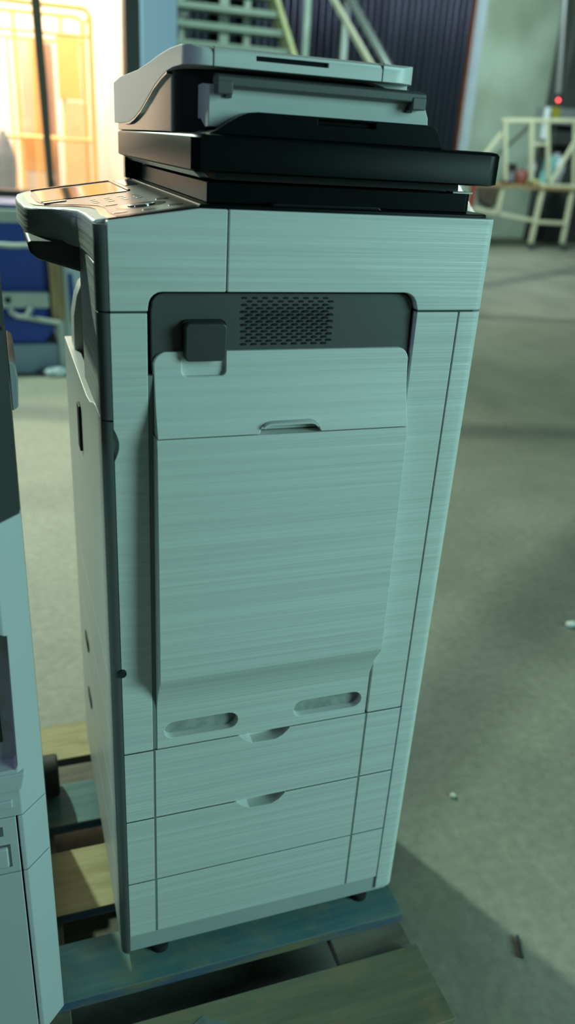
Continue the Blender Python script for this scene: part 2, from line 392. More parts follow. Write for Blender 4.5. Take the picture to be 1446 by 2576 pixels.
for a_, b_ in ((.062, .176), (.268, .384)):
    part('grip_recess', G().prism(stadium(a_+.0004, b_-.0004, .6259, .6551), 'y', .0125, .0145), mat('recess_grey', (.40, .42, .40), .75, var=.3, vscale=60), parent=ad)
for (x, y) in ((.055, .022), (.44, .022), (.055, .52), (.44, .52)):
    part('foot', G().lathe((x, y, .1445), [(.016, 0), (.016, .012), (.009, .014), (.009, .03)], 16), RUBBER)

# ================================================================== SECOND COPIER
c2 = thing('photocopier', 'white photocopier with dark grey upper panel cut off by the left edge of the photo', 'copier', (-.38, .2, .17))
def p2(name, g, mt, parent=c2, **k): return finish(name, g, mt, parent, **k)
XR, YF = -.115, -.1
def cplan(inset=0.0, x0=-.66, yb=.42):
    return [(x0, YF+inset), (XR-.031, YF+inset), (XR-inset, YF+.032), (XR-inset, yb), (x0, yb)]
p2('chassis', G().prism(cplan(.035), 'z', .175, 1.30), CHASSIS)
DGREY = mat('upper_panel_charcoal', (.030, .033, .034), .42, bump=.05, bscale=900, var=.05)
zs = [(1.052, 1.235, DGREY), (1.2362, 1.34, DGREY)]
# the light body rises to the right where it meets the dark panel
g = G().prism(cplan(), 'z', lambda p: 1.052 if p[0] > XR-.04 else (1.033 if p[0] > XR-.2 else .98), 1.2615)
p2('upper_panel', g, DGREY, bevel=.003)
p2('upper_panel', G().prism(cplan(), 'z', 1.2630, 1.36), DGREY, bevel=.004)
p2('scanner_lid', G().prism(cplan(.01), 'z', 1.362, 1.40), LIDB, bevel=.004)
lw = G().prism(cplan(), 'z', .6275, lambda p: 1.0505 if p[0] > XR-.04 else .9785)
bay = G().prism([(-.60, .705), (-.150, .705), (-.146, .712), (-.143, .905), (-.16, .915), (-.60, .915)], 'y', -.15, -.078)
sc = G().prism([(-.60, .70), (XR-.031, .70), (XR-.037, .68), (-.60, .68)], 'y', -.15, lambda p: -.078 if p[1] > .69 else -.1001)
p2('body_panel', lw, SMOOTH2, bevel=.002, cut=[bay])
p2('port_strip', G().box(-.60, -.1605, -.079, -.074, .735, .90), LATCH, bevel=.002)
for z in (.76, .80, .84): p2('port_socket', G().box(-.20, -.166, -.082, -.076, z, z+.018), CHROME, bevel=.002)
p2('ledge', G().prism([(-.60, .672), (-.147, .672), (-.143, .676), (-.138, .700), (-.60, .700)], 'y', -.103, lambda p: -.085), SMOOTH2, bevel=.002)
p2('small_cover', G().box(-.60, -.1565, -.104, -.095, .565+.08, .592+.066), SMOOTH2, bevel=.002)
for z0, z1 in ((.528, .626), (.18, .5255)):
    p2('body_panel', G().prism([(-.1525, YF), (XR-.031, YF), (XR, YF+.032), (XR, .42), (-.1525, .42)], 'z', z0, z1), SMOOTH2, bevel=.0015)
    p2('drawer_front', G().box(-.66, -.1545, YF, .2, z0, z1), SMOOTH2, bevel=.0015)
p2('drawer_grip', G().box(-.60, -.1685, -.106, -.095, .543, .578), SMOOTH2, bevel=.003)
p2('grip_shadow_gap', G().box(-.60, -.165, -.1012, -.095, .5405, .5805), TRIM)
p2('small_slot', G().box(-.60, -.172, -.1015, -.095, .598, .613), TRIM)
p2('side_trim', G().prism([(-.1145, 1.125), (-.1065, 1.13), (-.1045, 1.165), (-.1065, 1.185), (-.1145, 1.19)], 'y', .08, .26), SMOOTH2, bevel=.002)
for (x, y) in ((-.17, -.04), (-.6, -.04), (-.17, .37), (-.6, .37)):
    p2('foot', G().lathe((x, y, .1445), [(.02, 0), (.02, .016), (.012, .018), (.012, .03)], 16), RUBBER)
g = G().tube([(-.125, .45, .1895), (-.085, .45, .1895)], .044, 20)
p2('side_caster', g, RUBBER, bevel=.006)

# ================================================================== PALLET
pl = thing('pallet', 'weathered wooden pallet with flaking blue paint carrying both photocopiers', 'pallet', (-.18, .2, 0))
def woodmat(name, c1, c2, c3, lo, hi):
    M = bpy.data.materials.new(name); M.use_nodes = True; nt = M.node_tree; b = nt.nodes['Principled BSDF']
    b.inputs['Roughness'].default_value = .75
    tc = nt.nodes.new('ShaderNodeTexCoord')
    mp = nt.nodes.new('ShaderNodeMapping'); mp.inputs['Scale'].default_value = (2.2, 22, 22)
    n1 = nt.nodes.new('ShaderNodeTexNoise'); n1.inputs['Scale'].default_value = 2; n1.inputs['Detail'].default_value = 8; n1.inputs['Roughness'].default_value = .65
    n2 = nt.nodes.new('ShaderNodeTexNoise'); n2.inputs['Scale'].default_value = 9; n2.inputs['Detail'].default_value = 6; n2.inputs['Roughness'].default_value = .7
    nt.links.new(tc.outputs['Object'], mp.inputs[0]); nt.links.new(mp.outputs[0], n1.inputs['Vector']); nt.links.new(tc.outputs['Object'], n2.inputs['Vector'])
    r1 = nt.nodes.new('ShaderNodeValToRGB'); r1.color_ramp.elements[0].color = (*c1, 1); r1.color_ramp.elements[1].color = (*c2, 1)
    r1.color_ramp.elements[0].position = .35; r1.color_ramp.elements[1].position = .7
    r2 = nt.nodes.new('ShaderNodeValToRGB'); r2.color_ramp.elements[0].position = lo; r2.color_ramp.elements[1].position = hi
    mx = nt.nodes.new('ShaderNodeMix'); mx.data_type = 'RGBA'; mx.inputs['B'].default_value = (*c3, 1)
    nt.links.new(n1.outputs['Fac'], r1.inputs[0]); nt.links.new(n2.outputs['Fac'], r2.inputs[0])
    nt.links.new(r2.outputs[0], mx.inputs['Factor']); nt.links.new(r1.outputs[0], mx.inputs['A']); nt.links.new(mx.outputs['Result'], b.inputs['Base Color'])
    bp = nt.nodes.new('ShaderNodeBump'); bp.inputs['Strength'].default_value = .4; bp.inputs['Distance'].default_value = .003
    nt.links.new(n1.outputs['Fac'], bp.inputs['Height']); nt.links.new(bp.outputs[0], b.inputs['Normal'])
    return M
W_BLUE = woodmat('blue_painted_wood', (.06, .15, .17), (.14, .24, .23), (.26, .26, .14), .48, .76)
W_YEL = woodmat('raw_yellow_wood', (.36, .31, .16), (.55, .48, .26), (.22, .22, .16), .55, .80)
W_GREY = woodmat('worn_brown_wood', (.14, .145, .09), (.25, .24, .145), (.32, .22, .09), .50, .68)
W_EDGE = mat('blue_paint_edge', (.03, .10, .22), .6, col2=(.20, .19, .10), vscale=7, stretch=(1, 6, 6), bump=.3, bscale=60)
W_BLOCK = woodmat('block_wood', (.13, .12, .09), (.24, .22, .16), (.10, .10, .08), .5, .75)
TH = .022
for (y0, y1, xr, m_) in ((-.248, -.104, .503, W_GREY), (-.040, .070, .508, W_BLUE), (.129, .278, .505, W_YEL), (.345, .466, .503, W_BLUE), (.545, .669, .506, W_YEL)):
    g = G().box(-.86, xr, y0, y1, .1445-TH, .1445)
    b_ = part('deck_board', g, m_, parent=pl, bevel=.002)
    b_.data.materials.append(W_EDGE)
    if m_ is not W_GREY:
        for p_ in b_.data.polygons:
            if abs(p_.normal.y) > .9 or p_.normal.x > .9: p_.material_index = 1
for x0, x1 in ((-.86, -.715), (-.25, -.105), (.36, .503)):
    part('cross_board', G().box(x0, x1, -.248, .669, .1005, .1225), W_BLOCK, parent=pl, bevel=.002)
    for y0, y1 in ((-.248, -.12), (.14, .27), (.545, .669)):
        part('block', G().box(x0, x1, y0, y1, .0225, .1), W_BLOCK, parent=pl, bevel=.003)
for y0, y1 in ((-.248, -.13), (.14, .27), (.545, .669)):
    part('bottom_board', G().box(-.86, .503, y0, y1, 0.0005, .022), W_BLOCK, parent=pl, bevel=.002)

tag(finish('plastic_film', G().prism([(.10+.032*math.cos(t)*(1+.18*math.sin(3*t+1)), -.152+.022*math.sin(t)*(1+.2*math.cos(4*t))) for t in [2*math.pi*i/28 for i in range(28)]], 'z', .1446, .1456), mat('clear_film_scrap', (.20, .25, .22), .15, var=.3, vscale=60, bump=.3, bscale=120)), 'scrap of shiny plastic film stuck on the nearest pallet board', 'film')

# ================================================================== SETTING
def concrete():
    M = bpy.data.materials.new('concrete_floor'); M.use_nodes = True; nt = M.node_tree; b = nt.nodes['Principled BSDF']
    b.inputs['Roughness'].default_value = .62
    tc = nt.nodes.new('ShaderNodeTexCoord')
    a = nt.nodes.new('ShaderNodeTexNoise'); a.inputs['Scale'].default_value = .9; a.inputs['Detail'].default_value = 9; a.inputs['Roughness'].default_value = .62
    c = nt.nodes.new('ShaderNodeTexNoise'); c.inputs['Scale'].default_value = 38; c.inputs['Detail'].default_value = 6
    r = nt.nodes.new('ShaderNodeValToRGB'); r.color_ramp.elements[0].position = .32; r.color_ramp.elements[1].position = .68
    r.color_ramp.elements[0].color = (.20, .205, .165, 1); r.color_ramp.elements[1].color = (.34, .335, .27, 1)
    mx = nt.nodes.new('ShaderNodeMix'); mx.data_type = 'RGBA'; mx.blend_type = 'OVERLAY'; mx.inputs['Factor'].default_value = .35
    nt.links.new(tc.outputs['Object'], a.inputs['Vector']); nt.links.new(tc.outputs['Object'], c.inputs['Vector'])
    nt.links.new(a.outputs['Fac'], r.inputs[0]); nt.links.new(r.outputs[0], mx.inputs['A']); nt.links.new(c.outputs['Fac'], mx.inputs['B'])
    # tyre marks: long dark smears crossing the hall
    last = mx.outputs['Result']
    for ang, off, wid in ((-.55, 0.0, .03), (.25, .4, .025)):
        mp = nt.nodes.new('ShaderNodeMapping'); mp.inputs['Rotation'].default_value = (0, 0, ang); mp.inputs['Location'].default_value = (0, off, 0)
        wv = nt.nodes.new('ShaderNodeTexWave'); wv.bands_direction = 'Y'; wv.inputs['Scale'].default_value = .085; wv.inputs['Distortion'].default_value = 1.2; wv.inputs['Detail'].default_value = 2
        rr = nt.nodes.new('ShaderNodeValToRGB'); rr.color_ramp.elements[0].position = 0; rr.color_ramp.elements[0].color = (.62, .64, .70, 1); rr.color_ramp.elements[1].position = wid; rr.color_ramp.elements[1].color = (1, 1, 1, 1)
        m2 = nt.nodes.new('ShaderNodeMix'); m2.data_type = 'RGBA'; m2.blend_type = 'MULTIPLY'; m2.inputs['Factor'].default_value = 1
        nt.links.new(tc.outputs['Object'], mp.inputs[0]); nt.links.new(mp.outputs[0], wv.inputs['Vector']); nt.links.new(wv.outputs['Fac'], rr.inputs[0])
        nt.links.new(last, m2.inputs['A']); nt.links.new(rr.outputs[0], m2.inputs['B']); last = m2.outputs['Result']
    nt.links.new(last, b.inputs['Base Color'])
    bp = nt.nodes.new('ShaderNodeBump'); bp.inputs['Strength'].default_value = .15; bp.inputs['Distance'].default_value = .004
    nt.links.new(c.outputs['Fac'], bp.inputs['Height']); nt.links.new(bp.outputs[0], b.inputs['Normal'])
    return M
struct('floor', G().box(-7, 22, -5, 26, -.1, 0), concrete())

# --- glazed partition at the left, warm room behind it
PY = 5.2
WALLP = mat('partition_paint', (.42, .47, .50), .6, var=.06, vscale=3)
FRAME = mat('window_frame_black', (.012, .013, .012), .45, var=.1)
WHWALL = mat('white_column_paint', (.40, .55, .80), .6, var=.04, vscale=2)
struct('wall_left', G().box(-4.6, .80, PY, PY+.12, 0, .99).box(-4.6, .80, PY, PY+.12, 3.05, 4.2).box(-4.6, -1.25, PY, PY+.12, .99, 3.05), WALLP)
struct('wall_column', G().box(.888, 1.135, PY-.05, PY+.6, 0, 4.2), WHWALL, bevel=.01)
g = G()
g.box(-1.3, .80, PY-.03, PY+.13, .99, 1.062).box(-1.3, .80, PY-.03, PY+.13, 3.0, 3.06)
g.box(.785, .885, PY-.04, PY+.13, 0, 3.06)
for x0, x1 in ((-.22, -.085), (-1.3, -1.2)): g.box(x0, x1, PY-.03, PY+.12, 1.062, 3.0)
w1 = struct('window_1', g, FRAME, bevel=.004)
mul = finish('mullion', G().prism([(.2425, 1.062), (.2885, 1.062), (.252, 3.0), (.184, 3.0)], 'y', PY, PY+.06), mat('mullion_olive', (.045, .045, .03), .5, var=.1), w1, bevel=.003)
GL = bpy.data.materials.new('window_glass'); GL.use_nodes = True
nt = GL.node_tree; nt.nodes.remove(nt.nodes['Principled BSDF'])
tb = nt.nodes.new('ShaderNodeBsdfTransparent'); gb = nt.nodes.new('ShaderNodeBsdfGlossy'); ms = nt.nodes.new('ShaderNodeMixShader')
gb.inputs['Roughness'].default_value = .02; ms.inputs[0].default_value = .05
tb.inputs[0].default_value = (.96, .97, .96, 1)
nt.links.new(tb.outputs[0], ms.inputs[1]); nt.links.new(gb.outputs[0], ms.inputs[2]); nt.links.new(ms.outputs[0], nt.nodes['Material Output'].inputs[0])
finish('glass_pane', G().box(-1.2, .785, PY+.09, PY+.096, 1.062, 3.0), GL, w1)
CREAM = mat('cream_wall', (.80, .76, .70), .7, var=.03, vscale=2)
struct('wall_office_back', G().box(-4.6, 1.1, 8.6, 8.7, 0, 4.2), CREAM)
struct('wall_office_right', G().box(.95, 1.1, PY+.62, 8.6, 0, 4.2), CREAM)
struct('wall_office_left', G().box(-4.7, -4.6, PY, 8.7, 0, 4.2), CREAM)
struct('ceiling_office', G().box(-4.7, 1.1, PY, 8.7, 4.2, 4.3), CREAM)

# yellow roll cage in the office
YEL = mat('yellow_paint', (.88, .62, .22), .45, var=.06)
ORG = mat('orange_panel_paint', (.85, .50, .22), .5, var=.1, vscale=4)
GREYC = mat('grey_cloth', (.30, .29, .30), .9, var=.2, bump=.4, bscale=20)
rc = thing('roll_cage', 'yellow tubular roll cage standing behind the left window', 'cage', (.2, 7.2, 0))
def rp(name, g, m_, **k): return finish(name, g, m_, rc, **k)
X0, X1, ZT = -1.1, .735, 2.345
for yy in (7.3, 6.7):
    g = G().tube([(X0, yy, .12), (X0, yy, ZT), ], .022)
    rp('upright', g, YEL)
    rp('upright', G().tube([(X1, yy, .12), (X1, yy, ZT-.05), (X1-.03, yy, ZT-.01), (X1-.08, yy, ZT)], .024), YEL)
    rp('top_rail', G().tube([(X0, yy, ZT), (X1-.07, yy, ZT)], .022), YEL)
    for zz in (2.15, 1.38, .3): rp('cross_rail', G().tube([(X0, yy, zz), (X1, yy, zz)], .014), YEL)
for x in (-.9, -.7, -.5, -.3, -.1, .1, .3, .36): rp('mesh_bar', G().tube([(x, 7.3, .3), (x, 7.3, 2.15)], .012), YEL)
for x in (-.6, 0.16, .55): rp('mesh_bar', G().tube([(x, 7.3, .3), (x, 7.3, ZT)], .02), YEL)
for zz in (.16, 1.38, ZT-.05): rp('side_rail', G().tube([(X1, 6.7, zz), (X1, 7.3, zz)], .016), YEL)
rp('side_panel', G().box(.50, .70, 7.26, 7.28, 1.70, 2.2), YEL, bevel=.004)
rp('side_panel', G().box(.55, .72, 7.26, 7.28, .3, 1.69), mat('yellow_mesh', (.90, .74, .42), .5, var=.2, vscale=30), bevel=.004)
rp('base_deck', G().box(X0, X1, 6.7, 7.3, .1, .14), YEL, bevel=.004)
for x in (X0+.05, X1-.05):
    for y in (6.74, 7.26): rp('caster', G().tube([(x-.015, y, .05), (x+.015, y, .05)], .05, 16), RUBBER)
bx = thing('cabinet', 'tall orange and peach cabinet seen through the window inside the yellow cage', 'cabinet', (.33, 7.75, 0))
finish('carcass', G().box(.20, .50, 7.6, 7.9, 0.0, 2.17), mat('peach_paint', (.82, .66, .54), .5, var=.05), bx, bevel=.005)
finish('door', G().box(.30, .43, 7.585, 7.6, .9, 2.15), ORG, bx, bevel=.003)
finish('door', G().box(.435, .475, 7.585, 7.6, .3, 2.15), mat('dusky_edge', (.45, .33, .30), .5, var=.05), bx, bevel=.003)
oc_ = tag(finish('crate', G().prism([(.16, 1.08), (.44, 1.10), (.46, 1.40), (.17, 1.40)], 'y', 7.4, 7.55), ORG, bevel=.006), 'orange crate low in the window behind the cage bars', 'crate')
tag(finish('crate_stand', G().box(.18, .44, 7.36, 7.58, 0, 1.078), CREAM, bevel=.005), 'pale pedestal holding the orange crate behind the window', 'stand')
g = G()
pts = []
for i in range(9):
    t = i/8; z = 1.42-t*.50
    w_ = .02+.075*math.sin(min(1, t*1.8)*math.pi/2)*(1-.55*max(0, t-.35))
    pts.append((w_, z))
g.lathe((-.01, 6.3, 0), [(r_, z) for r_, z in pts[::-1]], 18)
ct = thing('coat_stand', 'grey cloth draped on a thin stand behind the left window', 'stand', (-.01, 6.3, 0))
finish('cloth', g, GREYC, ct)
finish('pole', G().tube([(-.01, 6.3, .02), (-.01, 6.3, .95)], .015), RUBBER, ct)
finish('stand_foot', G().lathe((-.01, 6.3, 0), [(.14, 0), (.14, .015), (.03, .03)], 20), RUBBER, ct)
q = at(130, 472, 'y', PY+.02)
tag(finish('bottle', G().lathe((q.x+.0, PY+.02, 1.063), [(.022, 0), (.024, .01), (.024, .07), (.012, .09), (.012, .105)], 16), RUBBER), 'small black bottle standing on the window sill', 'bottle')

# --- blue machine in the mid distance, lower left
BLUE = mat('blue_panel_paint', (.005, .045, .30), .45, var=.12, vscale=3)
GRYW = mat('pale_beam_paint', (.45, .50, .47), .5, var=.12, vscale=5)
WOODP = mat('batten_wood', (.36, .25, .12), .7, var=.3, vscale=6, stretch=(8, 8, 1))
bm_ = thing('lift_table', 'blue machine with pale beam and lever, standing below the window at left', 'machine', (-.2, 4.6, 0))
def bp(name, g, m_, **k): return finish(name, g, m_, bm_, **k)
bp('body', G().prism([(-1.0, .19), (.12, .19), (.205, .30), (.205, .66), (.19, .70), (.19, .93), (-1.0, .93)], 'y', 4.45, 4.95), BLUE, bevel=.01)
bp('top_beam', G().box(-1.02, .19, 4.43, 4.97, .925, 1.0), GRYW, bevel=.006)
bp('tray_top', G().box(-1.0, .19, 4.44, 4.96, 1.0, 1.03), mat('dusky_blue', (.05, .09, .22), .5, var=.1), bevel=.004)
bp('handle_rail', G().tube([(-.55, 4.40, .79), (-.12, 4.40, .80), (-.03, 4.40, .795), (.16, 4.42, .80)], .016), GRYW)
bp('beam', G().box(-1.02, .16, 4.38, 4.45, .425, .52), GRYW, bevel=.006)
bp('pivot_bolt', G().tube([(-.085, 4.372, .475), (-.085, 4.39, .475)], .02, 16), RUBBER)
bp('lever', G().tube([(-.075, 4.36, .425), (-.07, 4.36, .40), (-.04, 4.36, .38), (.06, 4.36, .365), (.215, 4.36, .335)], .017), GRYW)
bp('lever_brace', G().tube([(.01, 4.365, .372), (.05, 4.365, .43)], .018), GRYW)
bp('plinth', G().box(-1.0, .205, 4.42, 4.95, .0, .188), mat('plinth_blue_grey', (.22, .29, .36), .6, var=.08), bevel=.006)
bp('corner_post', G().box(.205, .25, 4.40, 4.45, .0, .345), GRYW, bevel=.004)
tag(finish('batten', G().prism([(.175, .347), (.255, .347), (.235, 1.0), (.165, 1.0)], 'y', 4.385, 4.427), WOODP, bevel=.003), 'brown wooden batten standing upright beside the blue machine', 'batten')
cb = thing('cabinet', 'pale white cabinet with a blue stripe, right of the wooden batten', 'cabinet', (.5, 4.7, 0))
finish('carcass', G().box(.262, .86, 4.50, 4.95, .02, .97), mat('pale_cabinet_paint', (.50, .60, .66), .5, var=.06), cb, bevel=.008)
finish('blue_stripe', G().prism([(.30, .30), (.345, .30), (.318, .62), (.29, .62)], 'y', 4.49, 4.501), BLUE, cb)
finish('frame_post', G().box(.258, .285, 4.46, 4.50, .02, .97), GRYW, cb, bevel=.003)
finish('plinth', G().box(.26, .86, 4.47, 4.95, 0, .02), RUBBER, cb)
tag(finish('plastic_bag', G().ball((.175, 4.32, .03), .05, (1.4, .7, .62), .2, 5), mat('bag_film', (.55, .66, .72), .3, var=.15, vscale=20)), 'crumpled pale plastic bag on the floor by the blue machine', 'bag')

# --- back of the hall
CORR = mat('corrugated_metal', (.06, .066, .09), .34, metal=.8, var=.25, vscale=1.5, stretch=(8, 1, .6))
def corrugated(x0, x1, y, z1, pitch=.085, dep=.03):
    g = G(); n_ = int((x1-x0)/pitch*8); a = []
    for i in range(n_+1):
        x = x0+(x1-x0)*i/n_
        yy = y+dep*max(-.6, min(.6, math.sin(2*math.pi*(x-x0)/pitch)))/.6
        a.append((g.bm.verts.new((x, yy, 0)), g.bm.verts.new((x, yy, z1)), g.bm.verts.new((x, yy+.06, 0)), g.bm.verts.new((x, yy+.06, z1))))
    for p, q_ in zip(a, a[1:]):
        g.bm.faces.new((p[0], q_[0], q_[1], p[1])); g.bm.faces.new((p[2], p[3], q_[3], q_[2]))
        g.bm.faces.new((p[1], q_[1], q_[3], p[3])); g.bm.faces.new((p[0], p[2], q_[2], q_[0]))
    for e in (a[0], a[-1]): g.bm.faces.new((e[0], e[1], e[3], e[2]))
    return g
HY = 9.0
xr = at(1166, 240, 'y', HY).x
struct('wall_back', corrugated(1.12, xr-.03, HY, 4.6), CORR, smooth=50)
tag(finish('door_edge_strip', G().box(xr-.022, xr+.002, HY-.03, HY+.09, .01, 4.6), mat('rust_orange_paint', (.32, .09, .02), .5, var=.3), bevel=.004), 'rust orange vertical edge strip ending the dark corrugated wall', 'trim')
PLAS = mat('green_plaster', (.50, .60, .50), .85, var=.0, col2=(.31, .37, .29), vscale=.75, bump=.3, bscale=6)
PLAS2 = mat('pale_jamb_paint', (.52, .66, .68), .7, var=.08)
# green plaster wall closing the far end of the hall
g = G().box(5.0, 16.0, 14.0, 14.2, 0, 6)
struct('wall_right', g, PLAS)
jx = at(1187, 240, 'y', HY+.15).x
struct('trim_1', G().prism([(xr+.05, HY+.12), (xr+.235, HY+.12), (xr+.30, HY+.5), (xr+.05, HY+.5)], 'z', 0, 4.8), PLAS2)

# red post beside the wall edge
qr = at(1186, 500, 'y', 8.5)
tag(finish('post', G().tube([(qr.x, 8.5, 0), (qr.x, 8.5, qr.z+.35)], .03), mat('red_post_paint', (.45, .03, .02), .45, var=.1)), 'red post right behind the scanner lid, in front of the green wall', 'post')

# --- metal staircase at the back
st = thing('staircase', 'grey green metal staircase with open treads behind the copier', 'stairs', (2.3, 7.4, 0))
STG = mat('stair_green_grey', (.28, .36, .31), .5, var=.12)
STY = mat('stringer_yellow_green', (.50, .52, .28), .5, var=.12)
STP = mat('rail_pale_green', (.42, .52, .47), .4, var=.08)
def sp_(name, g, m_, **k): return finish(name, g, m_, st, **k)
for i in range(-7, 4):
    z = 2.452+i*.185; y = 7.9+i*.22
    sp_('tread', G().box(1.45, 2.76, y, y+.24, z-.02, z+.035), STG, bevel=.004)
a_ = Vector((2.79, 7.9-8*.22, 2.40-8*.185)); b2 = Vector((2.79, 7.9+4*.22, 2.40+4*.185))
sp_('stringer', G().bar(a_, b2, .05, .2), STY, bevel=.004)
sp_('stringer', G().bar(a_+Vector((-1.36, 0, 0)), b2+Vector((-1.36, 0, 0)), .05, .2), STY, bevel=.004)
for (px, w_) in ((455, .05), (562, .10), (620, .07)):
    q = at(px, 60, 'y', 8.75); sp_('post', G().box(q.x-w_/2, q.x+w_/2, 8.72, 8.78, 0, 3.4), STP, bevel=.004)
for px in (770, 868):
    q = at(px, 60, 'y', 8.2); sp_('post', G().box(q.x-.035, q.x+.035, 8.17, 8.23, 0, 3.3), STP, bevel=.004)
p = at(828, -20, 'y', 8.1); q = at(945, 185, 'y', 7.4); d_ = q-p
sp_('rail', G().bar(p-d_*.6, q+d_*1.8, .05, .05), mat('rail_beige', (.55, .55, .42), .5, var=.1), bevel=.006)
p = at(872, -20, 'y', 8.1); q = at(985, 185, 'y', 7.4); d_ = q-p
sp_('handrail', G().tube([p-d_*.6, q+d_*1.8], .045, 14), mat('rail_steel', (.45, .52, .52), .25, metal=.8, var=.05))
RED = mat('dusky_red_paint', (.30, .05, .04), .6, var=.2)
WST = mat('washed_grey_paint', (.45, .50, .52), .6, var=.1)
q = at(455, 60, 'y', 8.6)
sh = thing('shelf_unit', 'narrow dark shelf unit with red stripes half hidden behind the white column', 'shelf', (1.8, 8.85, 0))
finish('frame', G().box(1.6, 2.0, 8.88, 8.97, 0, 3.2), WST, sh, bevel=.004)
for i in range(4):
    z = 2.5+i*.17
    finish('red_stripe', G().box(1.70, 1.79, 8.862, 8.881, z, z+.12), RED, sh)
    finish('dark_bay', G().box(1.83, 1.99, 8.862, 8.881, z, z+.12), CHASSIS, sh)

# --- wheeled rack, far right
RK = mat('cream_rack_paint', (.72, .70, .50), .5, var=.08)
RY = 11.8
rk = thing('wheeled_rack', 'cream painted wheeled frame rack by the green wall at right', 'rack', (8.9, 11.9, 0))
def kp(name, g, m_, **k): return finish(name, g, m_, rk, **k)
def kb(name, p_, q_, w_=.062, y=RY, y2=None):
    a = at(*p_, 'y', y); b = at(*q_, 'y', y2 or y); kp(name, G().bar(a, b, w_), RK, bevel=.008)
kb('top_bar', (1263, 303), (1500, 303))
kb('upright', (1270, 303), (1271, 455)); kb('upright', (1337, 305), (1336, 455)); kb('upright', (1377, 305), (1379, 455), .055)
kb('upright', (1446, 305), (1443, 470), .05)
kb('cross_bar', (1337, 362), (1377, 363), .05)
kb('brace', (1470, 315), (1385, 462), .055)
kb('brace', (1215, 395), (1262, 335), .06, 12.2)
kb('shelf_bar', (1360, 466), (1450, 470), .062)
kb('leg', (1366, 468), (1334, 612), .068); kb('leg', (1441, 470), (1414, 612), .068)
kb('back_leg', (1264, 470), (1250, 540), .062)
kb('base_bar', (1190, 524), (1345, 556), .062); kb('base_bar', (1345, 558), (1422, 562), .062)
a = at(1190, 458, 'y', RY); b = at(1368, 466, 'y', RY)
kp('shelf_board', G().prism([(a.x, RY-.05), (b.x+.6, RY-.05), (b.x+.6, RY+1.0), (a.x, RY+1.0)], 'z', a.z-.06, a.z-.01), mat('shelf_wood', (.42, .28, .14), .7, var=.3), bevel=.004)
shz = a.z-.01
for px in (1334, 1414):
    q = at(px, 622, 'y', RY); kp('caster', G().tube([(q.x-.03, RY, q.z+.02), (q.x+.03, RY, q.z+.02)], .075, 16), mat('caster_green_grey', (.08, .11, .10), .6, var=.1), bevel=.01)
RY0, RY = RY, RY+.3
def on(px): return at(px, 455, 'y', RY).x
X = on(1284); k_ = thing('radio', 'small dark box with pale front on the rack shelf, left end', 'box', (X, RY+.1, shz))
finish('case', G().box(X-.07, X+.09, RY, RY+.2, shz, shz+.33), RUBBER, k_, bevel=.02)
finish('front_plate', G().box(X-.05, X+.05, RY-.012, RY+.002, shz+.05, shz+.20), mat('dull_lilac', (.28, .27, .33), .5, var=.2), k_, bevel=.006)
X = on(1317); k_ = tag(finish('tape_reel', G().ball((X, RY+.1, shz+.13), .13, (1.05, .9, 1), .03, 3), mat('dark_patterned', (.04, .03, .02), .5, col2=(.45, .12, .10), vscale=7)), 'round dark red bundle on the rack shelf', 'bundle')
X = on(1331); tag(finish('yellow_cloth', G().ball((X, RY-.14, shz+.05), .10, (1.5, .8, .45), .1, 8), mat('yellow_cloth', (.62, .58, .25), .8, var=.2)), 'small yellow cloth lying on the rack shelf', 'cloth')
X = on(1346); k_ = thing('bottle', 'white bottle with a blue mark on the rack shelf, left of the teal carton', 'bottle', (X, RY+.2, shz))
finish('body', G().lathe((X, RY+.2, shz), [(.085, 0), (.09, .02), (.09, .32), (.04, .40), (.04, .44)], 18), mat('white_bottle', (.72, .74, .82), .35, var=.04), k_)
finish('blue_mark', G().lathe((X, RY+.2, shz+.16), [(.092, 0), (.092, .07)], 18), mat('blue_mark', (.15, .25, .60), .5, var=.1), k_)
X = on(1367); tag(finish('carton', G().prism([(X-.14, shz), (X+.03, shz), (X+.12, shz+.47), (X-.05, shz+.48)], 'y', RY-.16, RY-.01), mat('teal_card', (.22, .52, .52), .5, var=.15), bevel=.01), 'leaning teal carton on the rack shelf', 'carton')
X = on(1404); tag(finish('plastic_bag', G().ball((X, RY+.15, shz+.26), .18, (.85, .8, 1.6), .10, 11), mat('white_film', (.72, .76, .86), .3, var=.1, vscale=10)), 'tall white plastic bag on the rack shelf, right of the teal carton', 'bag')
X = on(1430); tag(finish('plastic_bag', G().ball((X, RY+.47, shz+.2), .16, (.9, .8, 1.3), .12, 14), mat('lilac_film', (.58, .62, .80), .3, var=.12, vscale=10)), 'pale lilac plastic bag at the right end of the rack shelf', 'bag')

RY = RY0
# --- dark machine column behind the rack
MG = mat('machine_dark_grey', (.055, .06, .06), .5, var=.2, vscale=2)
mc = thing('drilling_machine', 'dark grey tall machine column behind the wheeled rack at the right edge', 'machine', (10.3, 12.3, 0))
def mp_(name, g, m_, **k): return finish(name, g, m_, mc, **k)
MY = 13.0
a = at(1391, 150, 'y', MY+.6)
mp_('column', G().box(a.x, a.x+1.4, MY+.1, MY+.6, 0.0, 4.6), MG, bevel=.02)
a2 = at(1408, 260, 'y', MY); mp_('spindle', G().tube([at(1424, -40, 'y', MY-.1), at(1405, 235, 'y', MY-.1)], .05, 14), mat('steel_grey', (.38, .38, .40), .35, metal=.6, var=.05))
a = at(1370, 268, 'y', MY-.15); b = at(1440, 300, 'y', MY-.15)
mp_('control_box', G().box(a.x, b.x+.1, MY-.15, MY+.1, b.z-.1, a.z), mat('box_grey', (.22, .25, .25), .5, var=.1), bevel=.01)
q = at(1397, 285, 'y', MY-.15); mp_('yellow_label', G().box(q.x-.08, q.x+.08, MY-.16, MY-.149, q.z-.1, q.z+.1), mat('olive_yellow', (.35, .33, .03), .5, var=.1))
